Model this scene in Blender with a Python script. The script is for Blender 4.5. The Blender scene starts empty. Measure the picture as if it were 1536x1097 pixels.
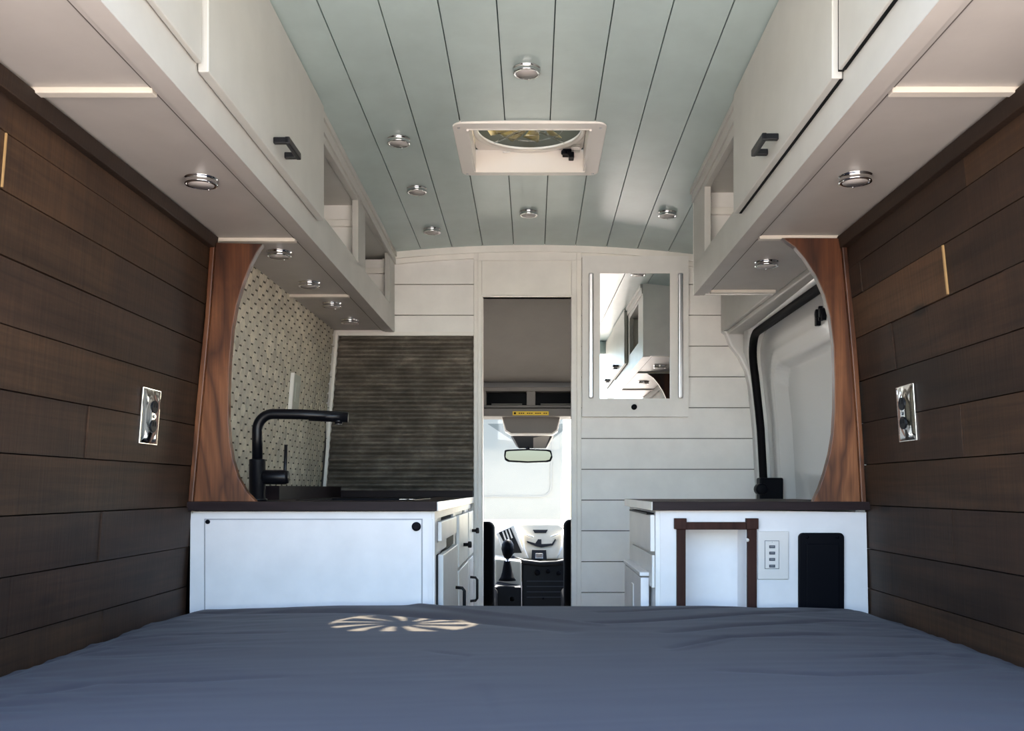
import bpy, math, random
from mathutils import Vector, noise
random.seed(7)
C = bpy.context.scene.collection
S = bpy.context.scene
# ---------------------------------------------------------------- camera
EYE = 0.95
F = 1400.0
cd = bpy.data.cameras.new('camera'); cam = bpy.data.objects.new('camera', cd); C.objects.link(cam)
cam.location = (0, 0, EYE); cam.rotation_euler = (math.pi/2, 0, 0)
cd.sensor_fit = 'HORIZONTAL'; cd.sensor_width = 36.0; cd.lens = 36.0*F/1536
cd.shift_x = -(799-768)/1536.0; cd.shift_y = (734-548.5)/1536.0
cd.clip_start = 0.05; cd.clip_end = 300
S.camera = cam
# ---------------------------------------------------------------- light
W = bpy.data.worlds.new('sky'); S.world = W; W.use_nodes = True
nt = W.node_tree; bg = nt.nodes['Background']
sky = nt.nodes.new('ShaderNodeTexSky'); sky.sky_type = 'NISHITA'; sky.sun_disc = False
sky.sun_elevation = math.radians(57); sky.sun_rotation = math.radians(17); sky.air_density = 1.0; sky.dust_density = 1.5
nt.links.new(sky.outputs[0], bg.inputs[0]); bg.inputs[1].default_value = 0.5
sl = bpy.data.lights.new('sun', 'SUN'); sun = bpy.data.objects.new('sun', sl); C.objects.link(sun)
sl.energy = 12.0; sl.angle = math.radians(0.53); sl.color = (1.0, 0.94, 0.86)
sun.rotation_euler = Vector((0.26, 0.83, 1.36)).to_track_quat('Z', 'Y').to_euler()
sun.location = (3, 9, 14)
S.view_settings.view_transform = 'Standard'; S.view_settings.look = 'None'
S.view_settings.exposure = 1.45; S.view_settings.gamma = 1.0; S.view_settings.use_curve_mapping = False
S.cycles.max_bounces = 12; S.cycles.diffuse_bounces = 8; S.cycles.glossy_bounces = 6; S.cycles.transparent_max_bounces = 12
S.cycles.sample_clamp_indirect = 6.0; S.cycles.caustics_reflective = False
S.cycles.use_denoising = True

# ---------------------------------------------------------------- helpers
def PX(px, Y): return (px-799.0)*Y/F
def PZ(py, Y): return EYE + (734.0-py)*Y/F
def lerp(pts, t):
    if t <= pts[0][0]: return pts[0][1]
    for (a, b), (c, d) in zip(pts, pts[1:]):
        if t <= c: return b + (d-b)*(t-a)/(c-a)
    return pts[-1][1]
LP = [(0,-.885),(.66,-.879),(.92,-.860),(1.2,-.838),(1.58,-.807),(2.1,-.72)]
RP = [(0,.862),(.66,.851),(.92,.841),(1.2,.822),(1.58,.782),(2.1,.70)]
DP = [(0,.90),(.93,.897),(1.2,.882),(1.4,.860),(1.56,.832),(1.75,.79),(2.1,.72)]
def XL(z): return lerp(LP, z)
def XR(z): return lerp(RP, z)
def XD(z): return lerp(DP, z)
def CZ(x, y): return EYE + 1.084 - .029*y - .09*x*x       # underside of the ceiling

class MB:
    def __init__(s): s.v = []; s.f = []; s.m = []; s.c = []; s.sm = []
    def add(s, vs, fs, mi=0, col=None, smooth=False):
        o = len(s.v); s.v += [tuple(v) for v in vs]
        for f in fs: s.f.append([i+o for i in f]); s.m.append(mi); s.c.append(col); s.sm.append(smooth)
        return s
    def box(s, x0, x1, y0, y1, z0, z1, mi=0, col=None):
        x0, x1 = sorted((x0, x1)); y0, y1 = sorted((y0, y1)); z0, z1 = sorted((z0, z1))
        return s.add([(x0,y0,z0),(x1,y0,z0),(x1,y1,z0),(x0,y1,z0),(x0,y0,z1),(x1,y0,z1),(x1,y1,z1),(x0,y1,z1)],
              [(0,3,2,1),(4,5,6,7),(0,1,5,4),(1,2,6,5),(2,3,7,6),(3,0,4,7)], mi, col)
    def loft(s, A, B, mi=0, col=None, smooth=False, caps=True):
        n = len(A)
        fs = [(i, (i+1) % n, (i+1) % n+n, i+n) for i in range(n)]
        if caps: fs += [tuple(range(n))[::-1], tuple(range(n, 2*n))]
        return s.add(list(A)+list(B), fs, mi, col, smooth)
    def px(s, poly, x0, x1, **k):    # polygon (y,z) extruded along x
        return s.loft([(x0,y,z) for y,z in poly], [(x1,y,z) for y,z in poly], **k)
    def py(s, poly, y0, y1, **k):    # polygon (x,z) extruded along y
        return s.loft([(x,y0,z) for x,z in poly], [(x,y1,z) for x,z in poly], **k)
    def pz(s, poly, z0, z1, **k):
        return s.loft([(x,y,z0) for x,y in poly], [(x,y,z1) for x,y in poly], **k)
    def lathe(s, prof, c, axis='z', n=32, mi=0, smooth=True, caps=True):
        # prof: (r, h) list; axis direction of h
        vs = []
        for r, h in prof:
            for i in range(n):
                a = 2*math.pi*i/n; u, w = r*math.cos(a), r*math.sin(a)
                p = {'z': (u, w, h), 'y': (u, h, w), 'x': (h, u, w)}[axis]
                vs.append((c[0]+p[0], c[1]+p[1], c[2]+p[2]))
        fs = []
        for k in range(len(prof)-1):
            for i in range(n): fs.append((k*n+i, k*n+(i+1) % n, (k+1)*n+(i+1) % n, (k+1)*n+i))
        if caps: fs += [tuple(range(n))[::-1], tuple(range((len(prof)-1)*n, len(prof)*n))]
        return s.add(vs, fs, mi, None, smooth)
    def tube(s, pts, r, n=16, mi=0, caps=True, flat=None):
        pts = [Vector(p) for p in pts]; vs = []; up = None
        for k, p in enumerate(pts):
            t = (pts[min(k+1, len(pts)-1)] - pts[max(k-1, 0)]).normalized()
            if up is None: up = t.orthogonal().normalized()
            up = (up - t*up.dot(t)).normalized(); b = t.cross(up)
            rr = r[k] if isinstance(r, (list, tuple)) else r
            for i in range(n):
                a = 2*math.pi*i/n; vs.append(p + up*math.cos(a)*rr + b*math.sin(a)*rr)
        fs = [(k*n+i, k*n+(i+1) % n, (k+1)*n+(i+1) % n, (k+1)*n+i) for k in range(len(pts)-1) for i in range(n)]
        if caps: fs += [tuple(range(n))[::-1], tuple(range((len(pts)-1)*n, len(pts)*n))]
        return s.add(vs, fs, mi, None, True)
    def grid(s, P, mi=0, col=None, smooth=True, flip=False):   # P[i][j] points
        ni, nj = len(P), len(P[0]); vs = [p for r in P for p in r]
        fs = []
        for i in range(ni-1):
            for j in range(nj-1):
                q = (i*nj+j, i*nj+j+1, (i+1)*nj+j+1, (i+1)*nj+j)
                fs.append(q[::-1] if flip else q)
        return s.add(vs, fs, mi, col, smooth)
    def build(s, name, mats, parent=None, bevel=0, seg=2, solid=0, fix=True):
        if not isinstance(mats, (list, tuple)): mats = [mats]
        xs = [v[0] for v in s.v]; ys = [v[1] for v in s.v]; zs = [v[2] for v in s.v]
        org = Vector(((min(xs)+max(xs))/2, (min(ys)+max(ys))/2, min(zs)))
        base = Vector((0,0,0))
        p = parent
        while p is not None: base += p.location; p = p.parent
        me = bpy.data.meshes.new(name)
        me.from_pydata([(v[0]-org.x, v[1]-org.y, v[2]-org.z) for v in s.v], [], s.f)
        for m in mats: me.materials.append(m)
        for p, mi, sm in zip(me.polygons, s.m, s.sm): p.material_index = mi; p.use_smooth = sm
        if any(c is not None for c in s.c):
            at = me.color_attributes.new('tone', 'FLOAT_COLOR', 'CORNER')
            for p, c in zip(me.polygons, s.c):
                for li in p.loop_indices: at.data[li].color = (*(c or (.5,.5,.5)), 1)
        me.validate(); me.update()
        if fix:
            import bmesh
            b = bmesh.new(); b.from_mesh(me); bmesh.ops.recalc_face_normals(b, faces=b.faces); b.to_mesh(me); b.free()
        o = bpy.data.objects.new(name, me); C.objects.link(o)
        o.location = org - base; o.parent = parent
        if solid: md = o.modifiers.new('solid', 'SOLIDIFY'); md.thickness = solid; md.offset = 0
        if bevel: md = o.modifiers.new('bevel', 'BEVEL'); md.width = bevel; md.segments = seg; md.limit_method = 'ANGLE'; md.angle_limit = math.radians(40); md.harden_normals = False
        return o
def B(*a): return MB().box(*a)
def tag(o, label=None, cat=None, group=None, kind=None):
    if label: o['label'] = label
    if cat: o['category'] = cat
    if group: o['group'] = group
    if kind: o['kind'] = kind
    return o
def thing(name, label, cat, loc, group=None):
    o = bpy.data.objects.new(name, None); C.objects.link(o); o.location = loc; o.empty_display_size = .05
    return tag(o, label, cat, group)
def struct(o): o['kind'] = 'structure'; return o
def dup(root, loc, label, rotz=0):
    r = root.copy(); C.objects.link(r); r.location = loc; r['label'] = label
    def rec(src, dst):
        for ch in list(src.children):
            if ch is dst: continue
            c = ch.copy(); C.objects.link(c); c.parent = dst; rec(ch, c)
    rec(root, r)
    return r
def rrect(x0, x1, z0, z1, r, n=6, corners=(1,1,1,1)):
    pts = []
    for k, (cx, cz, a0) in enumerate([(x1-r, z1-r, 0), (x0+r, z1-r, 90), (x0+r, z0+r, 180), (x1-r, z0+r, 270)]):
        if corners[k]:
            for i in range(n+1):
                a = math.radians(a0+90*i/n); pts.append((cx+r*math.cos(a), cz+r*math.sin(a)))
        else: pts.append([(x1,z1),(x0,z1),(x0,z0),(x1,z0)][k])
    return pts

# ---------------------------------------------------------------- materials
def mat(name, col, rough=.5, metal=0, spec=.5, coat=0):
    m = bpy.data.materials.new(name); m.use_nodes = True; b = m.node_tree.nodes['Principled BSDF']
    b.inputs['Base Color'].default_value = (*col, 1); b.inputs['Roughness'].default_value = rough
    b.inputs['Metallic'].default_value = metal; b.inputs['Specular IOR Level'].default_value = spec
    b.inputs['Coat Weight'].default_value = coat
    return m
def N(m, t, **k):
    n = m.node_tree.nodes.new(t)
    for a, v in k.items(): setattr(n, a, v)
    return n
def L(m, a, b): m.node_tree.links.new(a, b)
def coords(m, scale, kind='Object'):
    tc = N(m, 'ShaderNodeTexCoord'); mp = N(m, 'ShaderNodeMapping'); mp.inputs['Scale'].default_value = scale
    L(m, tc.outputs[kind], mp.inputs[0]); return mp.outputs[0]
def noi(m, vec, scale=1, detail=4, rough=.55, dist=0):
    n = N(m, 'ShaderNodeTexNoise'); L(m, vec, n.inputs['Vector']); n.inputs['Scale'].default_value = scale
    n.inputs['Detail'].default_value = detail; n.inputs['Roughness'].default_value = rough; n.inputs['Distortion'].default_value = dist
    return n.outputs['Fac']
def ramp(m, fac, stops):
    r = N(m, 'ShaderNodeValToRGB'); L(m, fac, r.inputs[0]); e = r.color_ramp.elements
    while len(e) < len(stops): e.new(.5)
    for x, (p, c) in zip(e, stops): x.position = p; x.color = (*c, 1) if len(c) == 3 else c
    return r.outputs[0]
def mul(m, a, b, fac=1):
    x = N(m, 'ShaderNodeMix', data_type='RGBA', blend_type='MULTIPLY'); x.inputs[0].default_value = fac
    L(m, a, x.inputs[6]); L(m, b, x.inputs[7]); return x.outputs[2]
def bump(m, h, strength=.3, dist=.002):
    b = N(m, 'ShaderNodeBump'); L(m, h, b.inputs['Height']); b.inputs['Strength'].default_value = strength; b.inputs['Distance'].default_value = dist
    L(m, b.outputs[0], m.node_tree.nodes['Principled BSDF'].inputs['Normal'])
def base(m, c): L(m, c, m.node_tree.nodes['Principled BSDF'].inputs['Base Color'])

def painted(name, col, rough=.4, var=.05, bs=.12):
    m = mat(name, col, rough)
    v = coords(m, (1,1,1)); n = noi(m, v, 9, 5)
    base(m, ramp(m, n, [(.3, tuple(c*(1-var) for c in col)), (.7, tuple(min(1, c*(1+var)) for c in col))]))
    bump(m, noi(m, coords(m, (60,60,60)), 1, 3), bs, .0015)
    return m
M = {}
M['white'] = painted('white_paint', (.88,.86,.83), .42)
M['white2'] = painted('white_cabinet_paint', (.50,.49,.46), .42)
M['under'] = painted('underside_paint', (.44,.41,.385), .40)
M['end_white'] = painted('bright_white_paint', (.88,.855,.85), .45)
M['trimw'] = painted('trim_white', (.88,.85,.80), .4)
M['groove'] = mat('paint_groove_shadow_line', (.10,.085,.075), .8)
M['battenp'] = painted('cream_batten_paint', (.66,.61,.54), .4)
M['seam'] = mat('panel_seam_grey', (.36,.36,.37), .7)
M['plastic'] = mat('white_plastic', (.80,.76,.72), .35)
M['edge'] = painted('pale_edge_band', (.72,.70,.66), .25)
M['teal'] = painted('teal_ceiling_paint', (.435,.53,.52), .30, .06, .25)
M['teal_gap'] = mat('groove_teal', (.10,.15,.15), .7)
M['gap'] = mat('groove_shadow_gap', (.12,.11,.10), .8)
M['chrome'] = mat('polished_chrome', (.80,.80,.80), .08, 1)
M['brushed'] = mat('brushed_aluminium', (.75,.75,.77), .28, 1)
M['lens'] = mat('frosted_lamp_lens', (.45,.42,.41), .45)
M['black'] = mat('matt_black_metal', (.004,.004,.006), .35, .0, .3)
M['blackp'] = mat('black_plastic', (.002,.0025,.005), .45, 0, .08)
M['rubber'] = mat('black_rubber', (.004,.004,.005), .65, 0, .1)
M['slab'] = mat('dark_brown_laminate', (.045,.028,.030), .5, 0, .15)
_m = M['slab']; base(_m, ramp(_m, noi(_m, coords(_m, (6,60,60)), 1, 4), [(.3,(.014,.008,.009)),(.7,(.026,.016,.017))]))
M['shell'] = mat('van_body_paint', (.5,.5,.5), .5)
M['mirror'] = mat('mirror_glass', (.93,.94,.93), .01, 1)
M['dimmirror'] = mat('dark_rear_view_glass', (.10,.105,.10), .03, 1)
M['usb'] = mat('usb_port_grey', (.05,.06,.085), .5)
M['doorpaint'] = mat('pale_grey_car_paint', (.70,.70,.69), .22, 0, .5, .4)
M['seatcloth'] = mat('black_seat_cloth', (.004,.004,.005), .9, 0, .1)
M['dash'] = painted('light_dash_plastic', (.60,.53,.41), .5, .08)
M['dashd'] = mat('dark_dash_plastic', (.006,.007,.010), .5, 0, .25)
M['headliner'] = painted('cab_headliner_felt', (.16,.150,.132), .9)
M['console'] = painted('overhead_console_plastic', (.16,.145,.13), .55)
M['yellow'] = mat('yellow_warning_sticker', (.75,.50,.03), .5)
M['brownframe'] = mat('stained_brown_frame', (.07,.032,.024), .6, 0, .15)
_m = M['brownframe']; base(_m, ramp(_m, noi(_m, coords(_m, (70,70,8)), 1, 4), [(.3,(.030,.0115,.0085)),(.7,(.062,.025,.018))]))
M['raw'] = mat('raw_board_end', (.36,.22,.09), .8)
M['ground'] = painted('pale_gravel', (.58,.505,.425), .95, .2, .5)
M['trailer'] = mat('white_trailer_skin', (.132,.142,.132), .5)
M['trailer_line'] = mat('trailer_seam', (.108,.118,.114), .5)
M['floor'] = painted('grey_vinyl_floor', (.22,.20,.18), .6, .15)

def wood_boards():
    m = mat('reclaimed_dark_boards', (.06,.04,.03), .62, 0, .35)
    at = N(m, 'ShaderNodeAttribute', attribute_name='tone')
    g = noi(m, coords(m, (14,2.2,55)), 1, 7, .62, .6)
    g1 = ramp(m, g, [(.25,(.45,.42,.40)),(.55,(1,1,1)),(.8,(1.45,1.38,1.3))])
    saw = noi(m, coords(m, (20,140,5)), 1, 3, .6)
    s1 = ramp(m, saw, [(.3,(.78,.78,.78)),(.7,(1.2,1.19,1.17))])
    bl = noi(m, coords(m, (3,3.5,7)), 1, 3, .5, .4)
    b1 = ramp(m, bl, [(.3,(.72,.70,.68)),(.7,(1.25,1.24,1.2))])
    # knots
    v = N(m, 'ShaderNodeTexVoronoi'); L(m, coords(m, (2.2,2.4,7)), v.inputs['Vector']); v.inputs['Scale'].default_value = 1
    k = ramp(m, v.outputs['Distance'], [(.05,(.25,.22,.22)),(.11,(1,1,1))])
    c = mul(m, at.outputs['Color'], g1); c = mul(m, c, s1); c = mul(m, c, b1); c = mul(m, c, k)
    base(m, c); bump(m, saw, .35, .0015)
    return m
M['boards'] = wood_boards()
def walnut():
    m = mat('oiled_walnut', (.2,.09,.04), .38, 0, .45)
    d = noi(m, coords(m, (5.5,4,1.3)), 1, 3, .5, .6)
    mt = N(m, 'ShaderNodeMath', operation='MULTIPLY'); L(m, d, mt.inputs[0]); mt.inputs[1].default_value = 13
    fr = N(m, 'ShaderNodeMath', operation='PINGPONG'); L(m, mt.outputs[0], fr.inputs[0]); fr.inputs[1].default_value = 1
    c1 = ramp(m, fr.outputs[0], [(0,(.080,.028,.012)),(.35,(.165,.060,.024)),(1,(.27,.108,.045))])
    f = noi(m, coords(m, (160,60,6)), 1, 4, .6)
    c2 = ramp(m, f, [(.3,(.68,.66,.64)),(.7,(1.2,1.2,1.2))])
    sp = N(m, 'ShaderNodeSeparateXYZ'); L(m, coords(m, (1,1,1)), sp.inputs[0])
    sw = noi(m, coords(m, (9,9,7)), 1, 4, .6, 2.5)
    ad = N(m, 'ShaderNodeMath', operation='MULTIPLY_ADD'); L(m, sw, ad.inputs[0]); ad.inputs[1].default_value = .22; L(m, sp.outputs[2], ad.inputs[2])
    fig = ramp(m, ad.outputs[0], [(.42,(1,1,1)),(.68,(.38,.33,.33))])
    base(m, mul(m, mul(m, c1, c2), fig)); return m
M['walnut'] = walnut()
def tile_m():
    m = mat('stone_hex_tile', (.3,.3,.25), .5)
    at = N(m, 'ShaderNodeAttribute', attribute_name='tone')
    n = noi(m, coords(m, (40,40,40)), 1, 4)
    base(m, mul(m, at.outputs['Color'], ramp(m, n, [(.3,(.85,.85,.84)),(.7,(1.12,1.12,1.1))])))
    return m
M['tile'] = tile_m(); M['grout'] = mat('tile_grout', (.085,.076,.055), .9)
def corr():
    m = mat('tarnished_corrugated_steel', (.05,.048,.04), .6, .1)
    n = noi(m, coords(m, (10,10,16)), 1, 9, .72, .3); n2 = noi(m, coords(m, (3,3,4)), 1, 4, .6)
    c = mul(m, ramp(m, n, [(.3,(.055,.046,.036)),(.5,(.115,.098,.078)),(.72,(.25,.215,.175))]), ramp(m, n2, [(.3,(.6,.6,.6)),(.7,(1.3,1.3,1.3))]))
    base(m, c); bump(m, n, .4, .002); return m
M['corr'] = corr()
def sheet():
    m = mat('slate_blue_bedsheet', (.10,.12,.18), .75, 0, .3)
    m.node_tree.nodes['Principled BSDF'].inputs['Sheen Weight'].default_value = .08
    n = noi(m, coords(m, (2,2,2)), 1, 3)
    base(m, ramp(m, n, [(.3,(.045,.041,.054)),(.7,(.051,.047,.060))]))
    n2 = noi(m, coords(m, (700,700,700)), 1, 2); bump(m, n2, .1, .0004); return m
M['sheet'] = sheet()
def thin_glass(name, tint, gloss=.06):
    m = bpy.data.materials.new(name); m.use_nodes = True; t = m.node_tree; t.nodes.clear()
    o = N(m, 'ShaderNodeOutputMaterial'); mx = N(m, 'ShaderNodeMixShader'); tr = N(m, 'ShaderNodeBsdfTransparent'); gl = N(m, 'ShaderNodeBsdfGlossy')
    tr.inputs[0].default_value = (*tint, 1); gl.inputs['Roughness'].default_value = .02; mx.inputs[0].default_value = gloss
    L(m, tr.outputs[0], mx.inputs[1]); L(m, gl.outputs[0], mx.inputs[2]); L(m, mx.outputs[0], o.inputs[0]); return m
M['glass'] = thin_glass('windshield_glass', (.93,.96,.95))
M['smoke'] = thin_glass('smoked_vent_lid', (.75,.68,.48), .05)
M['blade'] = mat('amber_fan_blade', (.34,.29,.13), .35)
M['clear'] = thin_glass('clear_plastic', (.8,.8,.78), .2)

# ================================================================ SETTING
struct(B(-40,40,-30,50,-.62,-.60).build('ground', M['ground']))
struct(B(-.93,.93,.92,5.9,-.05,0).build('floor', M['floor']))

# ---- ceiling: teal boards, grooves, van roof slab with the fan opening
FX0, FX1, FY0, FY1 = -.186, .166, 2.592, 2.925
gaps = [-.816,-.693,-.570,-.446,-.322,-.199,-.076,.048,.171,.295,.418,.541,.664,.787]
cb = MB()
def cboard(xa, xb, ya, yb):
    n = 4; xs = [xa+.0015+(xb-xa-.003)*i/n for i in range(n+1)]
    for k in range(n):
        a, b = xs[k], xs[k+1]
        A = [(a,ya,CZ(a,ya)),(b,ya,CZ(b,ya)),(b,ya,CZ(b,ya)+.01),(a,ya,CZ(a,ya)+.01)]
        D = [(a,yb,CZ(a,yb)),(b,yb,CZ(b,yb)),(b,yb,CZ(b,yb)+.01),(a,yb,CZ(a,yb)+.01)]
        cb.loft(A, D, 0)
for a, b in zip(gaps, gaps[1:]):
    if b > FX0 and a < FX1:
        cboard(a, b, .90, FY0); cboard(a, b, FY1, 3.76)
        if a < FX0: cboard(a, FX0, FY0, FY1)
        if b > FX1: cboard(FX1, b, FY0, FY1)
    else: cboard(a, b, .90, 3.76)
def slab(x0, x1, y0, y1):
    n = 6
    for k in range(n):
        a = x0+(x1-x0)*k/n; b = x0+(x1-x0)*(k+1)/n
        A = [(a,y0,CZ(a,y0)+.0095),(b,y0,CZ(b,y0)+.0095),(b,y0,CZ(b,y0)+.07),(a,y0,CZ(a,y0)+.07)]
        D = [(a,y1,CZ(a,y1)+.0095),(b,y1,CZ(b,y1)+.0095),(b,y1,CZ(b,y1)+.07),(a,y1,CZ(a,y1)+.07)]
        cb.loft(A, D, 1)
slab(-.9,.9,.88,FY0); slab(-.9,.9,FY1,3.80); slab(-.9,FX0,FY0,FY1); slab(FX1,.9,FY0,FY1)
struct(cb.build('ceiling', [M['teal'], M['teal_gap']]))
# header over the open rear doors
struct(B(-.80,.80,.86,.92,1.895,2.10).build('wall_rear', M['teal']))

# ---- side walls: reclaimed boards over the van shell
def tone(t, warm=0):
    return (t*(.75+.06*warm), t*(.385+.03*warm), t*(.21-.02*warm))
def wall(side):
    X = XL if side < 0 else XR
    mb = MB()
    # shell behind
    zs = [0,.3,.66,.92,1.2,1.58,1.8,2.06]
    yend = 3.78 if side < 0 else 2.38
    for a, b in zip(zs, zs[1:]):
        xa, xb = X(a)+side*.016, X(b)+side*.016; ya = .90
        A = [(xa,ya,a),(xa+side*.07,ya,a),(xb+side*.07,ya,b),(xb,ya,b)]
        D = [(xa,yend,a),(xa+side*.07,yend,a),(xb+side*.07,yend,b),(xb,yend,b)]
        mb.loft(A, D, 1)
    if side < 0:
        rows = [(.60,.704,[1.30,1.9]),(.704,.805,[1.55,2.166]),(.805,.906,[1.74,1.86]),(.906,1.008,[1.2]),(1.008,1.109,[1.15,1.775]),
                (1.109,1.211,[1.25]),(1.211,1.315,[1.0]),(1.315,1.412,[1.10,1.83]),(1.412,1.50,[1.435]),(1.50,1.58,[1.43])]
        tn = [[.062,.052,.050],[.055,.064,.058],[.044,.048,.046],[.040,.046],[.05,.058,.066],[.05,.058],[.05,.064],[.05,.060,.046],[.05,.062],[.05,.056]]
    else:
        rows = [(.60,.70,[1.35]),(.70,.80,[1.25,2.2]),(.80,.91,[1.87,2.17]),(.91,1.011,[1.3]),(1.011,1.115,[1.80,2.27]),
                (1.115,1.219,[1.35,2.22]),(1.219,1.325,[1.6,2.1]),(1.325,1.425,[1.81,2.4]),(1.425,1.50,[1.45,2.25]),(1.50,1.58,[1.7])]
        tn = [[.055,.075],[.05,.056,.05],[.045,.048,.05],[.05,.058],[.075,.050,.046],[.05,.040,.042],[.05,.058,.05],[.044,.086,.05],[.05,.046,.038],[.05,.045]]
    for (z0, z1, js), ts in zip(rows, tn):
        ys = [.90] + js + [2.36]; ys = [y for y in ys if y <= 2.36]
        for i, (ya, yb) in enumerate(zip(ys, ys[1:])):
            t = ts[min(i, len(ts)-1)]*random.uniform(.82,1.22); c = tone(t, 0.3 if t > .055 else -.4)
            pr = random.uniform(0, .004)
            za, zb = z0+.0012, z1-.0012; ya += .0008; yb -= .0008
            xa, xb = X(za)-side*pr, X(zb)-side*pr
            A = [(xa,ya,za),(X(za)+side*.018,ya,za),(X(zb)+side*.018,ya,zb),(xb,ya,zb)]
            D = [(xa,yb,za),(X(za)+side*.018,yb,za),(X(zb)+side*.018,yb,zb),(xb,yb,zb)]
            mb.loft(A, D, 0, c)
    # raw pale board ends showing in two joints
    ya, yb, za, zb = (1.4345, 1.4375, 1.415, 1.498) if side < 0 else (1.8075, 1.8125, 1.328, 1.423)
    q = lambda y: [(X(za)-side*.0052,y,za),(X(za)+side*.01,y,za),(X(zb)+side*.01,y,zb),(X(zb)-side*.0052,y,zb)]
    mb.loft(q(ya), q(yb), 2)
    return struct(mb.build('wall_left' if side < 0 else 'wall_right', [M['boards'], M['teal_gap'] if 0 else M['rubber'], M['raw']]))
wall(-1); wall(1)
# dark crown strips under the overhead cabinets
for side, X, nm in ((-1, XL, 'trim_left'), (1, XR, 'trim_right')):
    mb = MB()
    A = [(X(1.552),1.552),(X(1.552)-side*.016,1.553),(X(1.582)-side*.018,1.583),(X(1.582),1.583)]
    mb.py(A, .92, 2.345, mi=0, col=tone(.028))
    struct(mb.build(nm, M['boards'], bevel=.002))

# ---- partition with shiplap and doorway
OPX0, OPX1, OPZ = -.204, .155, 1.724
mb = MB()
mb.box(-.92, OPX0, 3.762, 3.80, 0, 1.99, 1); mb.box(OPX1, .97, 3.762, 3.80, 0, 1.99, 1); mb.box(OPX0, OPX1, 3.762, 3.80, OPZ, 1.99, 1)
gz = [1.1536 + .1238*k for k in range(-9, 8)]
for a, b in zip(gz, gz[1:]):
    b2 = min(b, 1.99)
    if a > 1.98: continue
    a = max(a, 0)
    mb.box(-.83, -.236, 3.75, 3.765, a+.0018, b2-.0018); mb.box(.195, .96, 3.75, 3.765, a+.0018, b2-.0018)
struct(mb.build('wall_front', [M['white'], M['gap']]))
# doorway casing
mb = MB()
mb.box(-.236, OPX0, 3.737, 3.80, 0, 1.945); mb.box(OPX1, .195, 3.737, 3.80, 0, 1.945)
mb.box(OPX0, OPX1, 3.742, 3.80, OPZ, 1.945)
mb.box(-.236, .195, 3.735, 3.742, 1.865, 1.9)
mb.box(-.222, -.218, 3.733, 3.74, 0, 1.92); mb.box(.175, .179, 3.733, 3.74, 0, 1.92); mb.box(-.222, .179, 3.733, 3.74, 1.915, 1.92)
mb.box(OPX0-.0, OPX0+.004, 3.739, 3.80, 0, OPZ); mb.box(-.208, .16, 3.734, 3.742, OPZ-.002, OPZ+.004)
struct(mb.build('door_1', M['trimw'], bevel=.002))
# curved cornice where ceiling meets partition
mb = MB(); n = 24; xs = [-.60+(1.30)*i/n for i in range(n+1)]
for (d0, d1, ya) in ((-.004, .026, 3.728), (.026, .046, 3.738)):
    for a, b in zip(xs, xs[1:]):
        za, zb = CZ(a,3.74), CZ(b,3.74)
        mb.loft([(a,ya,za-d1),(b,ya,zb-d1),(b,ya,zb-d0),(a,ya,za-d0)], [(a,3.751,za-d1),(b,3.751,zb-d1),(b,3.751,zb-d0),(a,3.751,za-d0)])
struct(mb.build('trim_1', M['trimw']))
# white corner bead left of the metal panel and along its top
mb = MB()
zz = [.94,1.1,1.25,1.4,1.575]
for a, b in zip(zz, zz[1:]):
    xa, xb = XL(a)+.021, XL(b)+.021
    mb.loft([(xa,3.72,a),(xa+.012,3.72,a),(xb+.012,3.72,b),(xb,3.72,b)], [(xa,3.75,a),(xa+.012,3.75,a),(xb+.012,3.75,b),(xb,3.75,b)])
mb.box(XL(1.57)+.02, -.236, 3.725, 3.75, 1.563, 1.578)
struct(mb.build('trim_2', M['trimw']))

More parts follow.
